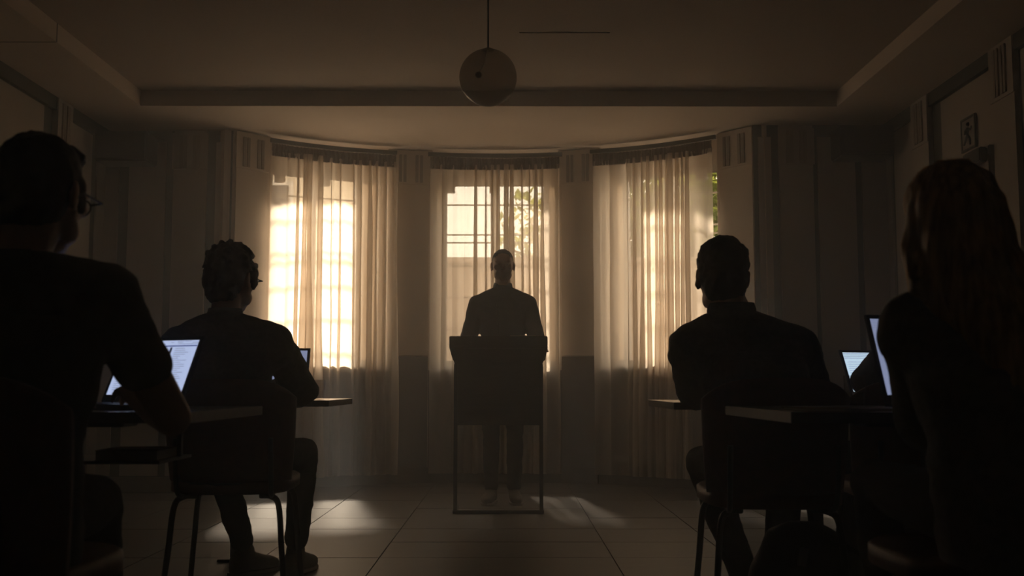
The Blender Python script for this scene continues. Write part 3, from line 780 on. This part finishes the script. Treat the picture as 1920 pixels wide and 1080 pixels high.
def person(label, J, skin_k=1.0, hair=None, top=None, bottom=None, shoes=None, sleeve='long', glasses=False, voxel=.0055, jaw=1.0, hem=.12, wr=.009, collar=False):
    for k_, v_ in list(J.items()):
        if isinstance(v_, tuple): J[k_] = V(v_)
    J.setdefault('k', 1.0); k = J['k']
    q = head_frame(J['look'], J.get('roll', 0)); hc = J['head']
    b = nb(); add_head(b, hc, q, J.get('hk', k), jaw)
    nb_ = hc + q @ V((0, -.025, -.07)) * k
    limb(b, [J['neck'] - V((0, 0, .03)), J['neck'].lerp(nb_, .5), nb_], [.058 * k * J.get('nk', 1.08), .053 * k * J.get('nk', 1.08), .053 * k * J.get('nk', 1.08)])
    loft(b, torso_rings(J, -.012))
    for s in 'lr':
        sh, el, wr_ = J['s' + s], J['e' + s], J['w' + s]
        limb(b, [J['neck'].lerp(sh, .25) - V((0, 0, .03)), sh], [.045 * k, .05 * k])
        fk = 1.0 if sleeve == 'short' else .85
        m1 = sh.lerp(el, .4); m2 = el.lerp(wr_, .35)
        limb(b, [sh, m1, el, m2, wr_], [.05 * k * fk, .047 * k * fk, .040 * k * fk, .041 * k * fk, .028 * k])
        hd = J['hd' + s]; hand(b, wr_, hd, J['pn' + s], (-1 if s == 'r' else 1) * J.get('flip' + s, 1), J.get('curl', .35))
        hp, kn, an = J['h' + s], J['k' + s], J['a' + s]
        limb(b, [hp, hp.lerp(kn, .5), kn, kn.lerp(an, .4), an], [.068 * k, .06 * k, .046 * k, .046 * k, .034 * k])
        td = J['t' + s].normalized(); limb(b, [an - V((0, 0, .02)), V((an.x, an.y, .045)) - td * .02, V((an.x, an.y, .032)) + td * .13], [.034, .034, .026])
    P = fused('person', b, M['skin'], None, voxel, 3)
    tag(P, label, 'person')
    # eyes
    for s in (-1, 1):
        b = nb(); ell(b, hc + q @ (V((s * .029, .0865, .008)) * k), (.0095 * k, .0095 * k, .0065 * k), q, seg=12); e = obj('eye', b, M['eye'], P, True)
        b = nb(); ell(b, hc + q @ (V((s * .029, .0945, .008)) * k), (.0042 * k, .0022 * k, .0042 * k), q, seg=10); obj('iris', b, M['iris'], e, True)
    # upper garment
    def wrinkle(amp):
        return lambda p, n: amp * (noise.noise(V((p.x * 7, p.y * 7, p.z * 20 + p.x * 6))) + .45 * noise.noise(V((p.x * 22, p.y * 22, p.z * 40))))
    if top:
        mname, mt, g, amp = top
        b = nb(); rr = torso_rings(J, g)
        rr[0] = (rr[0][0] + V((0, 0, .09 - hem)), rr[1][1] * 1.02, rr[1][2] * 1.02)
        loft(b, rr)
        for s in 'lr':
            sh, el, wr_ = J['s' + s], J['e' + s], J['w' + s]; gg = .012 + g * .5
            limb(b, [J['neck'].lerp(sh, .15) - V((0, 0, .035)), J['neck'].lerp(sh, .55) - V((0, 0, .012)), sh], [.05 * k + gg * .4, .046 * k + gg * .6, .052 * k + gg])
            sg_ = 1 if s == 'r' else -1; Rv = (J['sr'] - J['sl']).normalized(); limb(b, [sh - V((0, 0, .015)), J['chest'].lerp(sh, .25) - (sh - (J['sl'] + J['sr']) / 2) * .05 + V((0, 0, .0))], [.056 * k + gg, .085 * k + gg * .7])
            if sleeve == 'short':
                ce = sh.lerp(el, .54); limb(b, [sh, sh.lerp(el, .3), ce], [.052 * k + gg * .8, .049 * k + gg * .5, .051 * k + gg * .5])
            else:
                cu = el.lerp(wr_, .93); limb(b, [sh, sh.lerp(el, .5), el, el.lerp(wr_, .4), cu], [.05 * k + gg, .046 * k + gg, .044 * k + gg, .042 * k + gg, .033 * k + gg])
        T = fused(mname, b, mt, P, .008, 5, wrinkle(amp))
        if collar:
            b = nb(); F = J['face'].normalized(); n0 = J['neck'] + V((0, 0, -.005))
            ringo = []; ck = max(1, J.get('nk', 1.08) * .93)
            for (r_, z_) in ((.070, -.03), (.071, .0), (.065, .022), (.059, .022), (.060, -.03)):
                ringo.append([b.verts.new(n0 + V((cos(2 * pi * i / 28) * r_ * k * ck, sin(2 * pi * i / 28) * r_ * k * .95 * ck, z_ * k)) + (-F) * .008) for i in range(28)])
            for a_, c_ in zip(ringo, ringo[1:]):
                for i in range(28): b.faces.new((a_[i], a_[(i + 1) % 28], c_[(i + 1) % 28], c_[i]))
            obj('collar', b, mt, P, True)
    if bottom:
        b = nb(); rr = torso_rings(J, .012); loft(b, rr[:4])
        for s in 'lr':
            hp, kn, an = J['h' + s], J['k' + s], J['a' + s]
            cu = kn.lerp(an, J.get('cuff', .9))
            limb(b, [hp, hp.lerp(kn, .45), kn, kn.lerp(an, .4), cu], [.086 * k, .078 * k, .062 * k, .060 * k, .052 * k])
        fused('trousers', b, bottom, P, .008, 4, wrinkle(.006))
    if shoes:
        for s in 'lr':
            an = J['a' + s]; td = J['t' + s].normalized(); rt = td.cross(V((0, 0, 1))).normalized(); z0 = J.get('fz' + s, 0)
            b = nb(); base = V((an.x, an.y, z0))
            rings = [(-.075, .018, .022, .05), (-.06, .032, .036, .075), (-.02, .036, .05, .1), (.03, .038, .04, .085), (.09, .044, .032, .062), (.14, .043, .024, .05), (.175, .03, .018, .036), (.19, .012, .01, .026)]
            loft(b, [(base + td * (x * k) + V((0, 0, .012 + hz / 2)), rt * wx, V((0, 0, 1)) * (hz / 2 + .004)) for x, wx, _, hz in rings], 16, 2.6)
            limb(b, [base + V((0, 0, .06)), base + V((0, 0, .1))], [.04, .042])
            sho = fused('shoe', b, shoes, P, .006, 3)
            b = nb(); pts = []
            for t_, wx in ((-.08, .02), (-.06, .034), (0, .037), (.09, .046), (.145, .044), (.18, .03), (.195, .012)): pts.append((t_ * k, wx))
            top_ = [b.verts.new(base + td * x + rt * w_ + V((0, 0, .016))) for x, w_ in pts] + [b.verts.new(base + td * x - rt * w_ + V((0, 0, .016))) for x, w_ in reversed(pts)]
            f = b.faces.new(top_); ex = bmesh.ops.extrude_face_region(b, geom=[f])
            for v in ex['geom']:
                if isinstance(v, bmesh.types.BMVert): v.co.z -= .015
            obj('sole', b, M['sole'], sho)
    # hair
    if hair:
        kind, hm = hair; b = nb()
        k = J.get('hk', J['k'])
        def e(p, r): ell(b, hc + q @ (V(p) * k), tuple(x * k for x in r), q)
        if kind == 'crop':
            e((0, -.018, .042), (.0755, .094, .083)); e((0, -.045, -.005), (.066, .06, .07))
            fused('hair', b, hm, P, .005, 2, lambda p, n: .0015 * noise.noise(p * 90))
        elif kind == 'short':
            e((0, -.018, .045), (.081, .1, .087)); e((0, -.04, .0), (.077, .072, .085)); e((0, -.055, -.045), (.062, .05, .05)); e((0, .045, .1), (.06, .045, .03))
            if J.get('thick'): e((0, -.016, .052), (.086, .102, .088)); e((0, -.05, -.03), (.072, .06, .075))
            for s in (-1, 1): e((s * .074, .022, .005), (.009, .018, .035))
            fused('hair', b, hm, P, .006, 2, lambda p, n: .006 * noise.noise(p * 38) + .003 * noise.noise(p * 90))
        elif kind == 'tousled':
            e((0, -.02, .048), (.086, .103, .088)); e((0, -.05, .0), (.081, .068, .085)); e((0, -.058, -.05), (.064, .05, .05))
            rnd = random.Random(3)
            for i in range(34):
                a, z = rnd.uniform(0, 2 * pi), rnd.uniform(-.2, 1); rr_ = math.sqrt(max(0, 1 - z * z)); d = V((cos(a) * rr_, sin(a) * rr_, z))
                p = V((d.x * .084, -.02 + d.y * .098, .048 + d.z * .085))
                if d.y > .6 and d.z < .45: continue
                d2 = V((d.x + rnd.uniform(-.7, .7), d.y + rnd.uniform(-.7, .7), d.z * .6 + rnd.uniform(-.5, .3))).normalized()
                limb(b, [hc + q @ (p * .93 * k), hc + q @ ((p + d2 * .006) * k), hc + q @ ((p + d2 * .016 + V((0, 0, -.004))) * k)], [.017, .013, .006])
            for s in (-1, 1): e((s * .08, .03, .01), (.010, .02, .045))
            fused('hair', b, hm, P, .005, 1, lambda p, n: .006 * noise.noise(p * 45) + .003 * noise.noise(p * 120))
        elif kind == 'long':
            e((0, -.012, .045), (.098, .112, .088)); e((0, -.05, -.02), (.098, .07, .10))
            L = J['hairline']
            loft(b, [(V(p), V((a, 0, 0)), V((0, d, 0))) for p, a, d in L], 28, 2.1)
            for sx, p0, p1 in J['locks']: limb(b, [V(x) for x in p0], p1)
            def strand(p, n):
                return .006 * noise.noise(V((p.x * 42 + p.z * 3, p.y * 30, p.z * 3.5))) + .0035 * noise.noise(V((p.x * 120, p.y * 60, p.z * 6)))
            fused('hair', b, hm, P, .006, 3, strand)
    if glasses:
        G = thing('eyeglasses', 'thin dark eyeglasses worn by the t-shirt man', 'glasses', (0, 0, 0)) if glasses == 1 else thing('eyeglasses', 'thin dark eyeglasses worn by the jacketed man', 'glasses', (0, 0, 0))
        b = nb()
        for s in (-1, 1):
            pts = [hc + q @ V((s * .033 + .024 * cos(t), .1045, .006 + .02 * sin(t))) for t in [2 * pi * i / 20 for i in range(21)]]
            tube(b, pts, .0022, 6, False)
        tube(b, [hc + q @ V((-.009, .105, .01)), hc + q @ V((.009, .105, .01))], .002, 6)
        obj('rims', b, M['metal'], G)
        for s in (-1, 1):
            b = nb(); tube(b, [hc + q @ V(p) for p in ((s * .057, .104, .012), (s * .088, .095, .013), (s * .089, .01, .012), (s * .087, -.02, -.012))], .0026, 6); obj('temple', b, M['metal'], G)
            b = nb(); ring = [b.verts.new(hc + q @ V((s * .033 + .023 * cos(2 * pi * i / 20), .1045, .006 + .019 * sin(2 * pi * i / 20)))) for i in range(20)]; b.faces.new(ring); obj('lens', b, M['pane'], G)
    return P
DN = V((0, 0, -1))
# 1 speaker, standing behind the lectern facing the room
person('man in a collared shirt standing behind the lectern against the middle window', dict(
    face=V((0, -1, 0)), look=V((.02, -1, -.03)), head=(-.035, 7.50, 1.652), hk=1.03, neck=(-.035, 7.53, 1.522), chest=(-.035, 7.54, 1.28), pel=(-.035, 7.53, .93),
    sl=(.143, 7.54, 1.388), sr=(-.213, 7.54, 1.388), el=(.212, 7.52, 1.11), er=(-.285, 7.52, 1.11), wl=(.20, 7.26, 1.075), wr=(-.25, 7.26, 1.075),
    hdl=(-.05, -1, .02), hdr=(.05, -1, .02), pnl=(0, 0, -1), pnr=(0, 0, -1), curl=.22,
    hl=(.055, 7.53, .88), hr=(-.125, 7.53, .88), kl=(.05, 7.50, .49), kr=(-.115, 7.50, .49), al=(.045, 7.54, .09), ar=(-.115, 7.54, .09),
    tl=(.12, -1, 0), tr=(-.2, -1, 0), cuff=.93, k=.97), hair=('crop', M['hairdark']), top=('shirt', M['navy'], .012, .005), bottom=M['denim'], shoes=M['shoe'], collar=True)
# 2 jacketed man, far left table
person('man with tousled hair in a dark jacket, seated at the far left table', dict(
    face=V((0, 1, 0)), look=V((.32, 1, -.10)), head=(-1.125, 4.32, 1.24), hk=1.10, neck=(-1.13, 4.27, 1.105), chest=(-1.115, 4.22, .86), pel=(-1.10, 4.20, .56),
    sl=(-1.305, 4.26, .98), sr=(-.935, 4.28, .98), el=(-1.38, 4.50, .78), er=(-.865, 4.52, .795), wl=(-1.22, 4.74, .79), wr=(-1.03, 4.74, .79),
    hdl=(.3, 1, 0), hdr=(-.3, 1, 0), pnl=DN, pnr=DN, hl=(-1.20, 4.22, .545), hr=(-1.0, 4.22, .545), kl=(-1.24, 4.60, .53), kr=(-.865, 4.58, .53),
    al=(-1.14, 4.72, .10), ar=(-.925, 4.74, .10), tl=(.55, .8, 0), tr=(.25, 1, 0), cuff=.88, k=1.0), hair=('tousled', M['hairdark']), top=('jacket', M['jacket'], .03, .011), bottom=M['denim'], shoes=M['shoe'], collar=True, glasses=2)
# 3 leaning man, far right table
person('man with thick short hair in a dark jacket, leaning on the far right table', dict(
    face=V((0, 1, 0)), look=V((.03, 1, -.16)), roll=.05, nk=1.25, thick=1, head=(.78, 3.86, 1.20), hk=1.12, neck=(.80, 3.81, 1.09), chest=(.865, 3.76, .85), pel=(.91, 3.74, .56),
    sl=(.66, 3.84, .955), sr=(1.03, 3.80, .945), el=(.735, 4.20, .795), er=(1.155, 4.06, .79), wl=(.88, 4.36, .80), wr=(1.04, 4.32, .80),
    hdl=(.4, 1, 0), hdr=(-.2, 1, 0), pnl=DN, pnr=DN, hl=(.81, 3.76, .545), hr=(1.01, 3.76, .545), kl=(.745, 4.12, .52), kr=(1.07, 4.12, .53),
    al=(.875, 3.98, .10), ar=(.98, 3.96, .10), tl=(-.3, 1, 0), tr=(.2, 1, 0), cuff=.9, k=1.06), hair=('short', M['hairdark']), top=('jacket', M['jacket'], .034, .008), bottom=M['denim'], shoes=M['shoedark'], collar=True, jaw=.84)
# 4 half hidden person
person('person in dark clothes half hidden behind the blonde woman, at the far right table', dict(
    face=V((0, 1, 0)), look=V((-.1, 1, -.3)), head=(1.68, 4.06, 1.165), neck=(1.67, 4.0, 1.035), chest=(1.62, 3.98, .82), pel=(1.54, 4.0, .56),
    sl=(1.485, 4.02, .975), sr=(1.83, 4.02, .965), el=(1.418, 4.22, .83), er=(1.85, 4.22, .80), wl=(1.53, 4.40, .81), wr=(1.70, 4.38, .81),
    hdl=(.4, 1, 0), hdr=(-.3, 1, 0), pnl=DN, pnr=DN, hl=(1.44, 4.02, .545), hr=(1.63, 4.02, .545), kl=(1.40, 4.40, .53), kr=(1.66, 4.40, .53),
    al=(1.41, 4.42, .10), ar=(1.66, 4.42, .10), tl=(-.1, 1, 0), tr=(.1, 1, 0), cuff=.9, k=.95), hair=('short', M['hairdark']), top=('pullover', M['blackcloth'], .02, .005), bottom=M['denim'], shoes=M['shoedark'])
# 5 t-shirt man, near left
person('man in a black t-shirt typing at the near left table, seen from behind', dict(
    face=V((0, 1, 0)), look=V((.12, 1, -.12)), head=(-1.015, 2.30, 1.222), hk=1.06, neck=(-1.03, 2.23, 1.09), chest=(-1.02, 2.17, .86), pel=(-1.045, 2.15, .56),
    sl=(-1.25, 2.23, 1.0), sr=(-.845, 2.23, 1.0), el=(-1.32, 2.40, .76), er=(-.742, 2.38, .745), wl=(-1.12, 2.62, .79), wr=(-.915, 2.62, .80),
    hdl=(.25, 1, -.02), hdr=(-.45, 1, .02), pnl=DN, pnr=DN, hl=(-1.17, 2.17, .545), hr=(-.97, 2.17, .545), kl=(-1.26, 2.60, .54), kr=(-.99, 2.60, .54),
    al=(-1.27, 2.62, .10), ar=(-1.0, 2.66, .10), tl=(-.1, 1, 0), tr=(.1, 1, 0), cuff=.9, k=1.05, curl=.3), hair=('short', M['hairdark']), top=('t_shirt', M['blackcloth'], .022, .006), bottom=M['denim'], shoes=M['shoe'], sleeve='short', glasses=1)
# 6 blonde woman, near right
person('woman with long blonde hair in a grey blazer, seated at the near right table', dict(
    face=V((0, 1, 0)), look=V((-.05, 1, -.18)), head=(.965, 2.30, 1.175), hk=.97, neck=(.975, 2.24, 1.06), chest=(1.0, 2.20, .83), pel=(1.06, 2.20, .56),
    sl=(.862, 2.25, .938), sr=(1.19, 2.24, .94), el=(.935, 2.40, .735), er=(1.30, 2.40, .74), wl=(1.06, 2.60, .79), wr=(1.16, 2.58, .79),
    hdl=(.3, 1, 0), hdr=(-.2, 1, 0), pnl=DN, pnr=DN, hl=(.97, 2.22, .545), hr=(1.15, 2.22, .545), kl=(.905, 2.66, .58), kr=(1.12, 2.64, .54),
    al=(.86, 2.38, .12), ar=(1.12, 2.60, .10), tl=(-.1, 1, 0), tr=(.1, 1, 0), cuff=.9, k=.93,
    hairline=[((.965, 2.27, 1.275), .035, .04), ((.965, 2.258, 1.25), .072, .07), ((.965, 2.245, 1.20), .094, .085), ((.965, 2.215, 1.10), .098, .075), ((.985, 2.165, 1.0), .105, .06), ((1.015, 2.115, .90), .105, .045), ((1.03, 2.09, .82), .085, .035), ((1.03, 2.08, .76), .045, .02)],
    locks=[(1, ((.895, 2.28, 1.20), (.884, 2.27, 1.10), (.882, 2.22, 1.02), (.915, 2.16, .93)), (.03, .036, .042, .016)), (1, ((1.055, 2.27, 1.15), (1.075, 2.2, 1.02), (1.11, 2.13, .92), (1.12, 2.1, .84)), (.02, .03, .024, .01))]),
    hair=('long', M['hairblonde']), top=('blazer', M['blazer'], .03, .007), bottom=M['denim'], shoes=M['shoedark'], hem=.2, jaw=.92)

# ------------------------------------------------------------------ haze in the room
hb = nb(); box(hb, XL + .04, XR - .04, YB + .05, 8.1, .02, 2.80)
hz = obj('haze', hb, None); hm = bpy.data.materials.new('haze'); hm.use_nodes = True
n, l = hm.node_tree.nodes, hm.node_tree.links; n.remove(n['Principled BSDF'])
vsn = n.new('ShaderNodeVolumeScatter'); vsn.inputs['Color'].default_value = (.84, .91, 1, 1); vsn.inputs['Density'].default_value = HAZE_D; vsn.inputs['Anisotropy'].default_value = .55
l.new(vsn.outputs[0], n['Material Output'].inputs['Volume']); hz.data.materials.append(hm)
hz['kind'] = 'stuff'; tag(hz, 'thin warm haze filling the dim room', 'haze')
bpy.data.scenes.remove(TS)
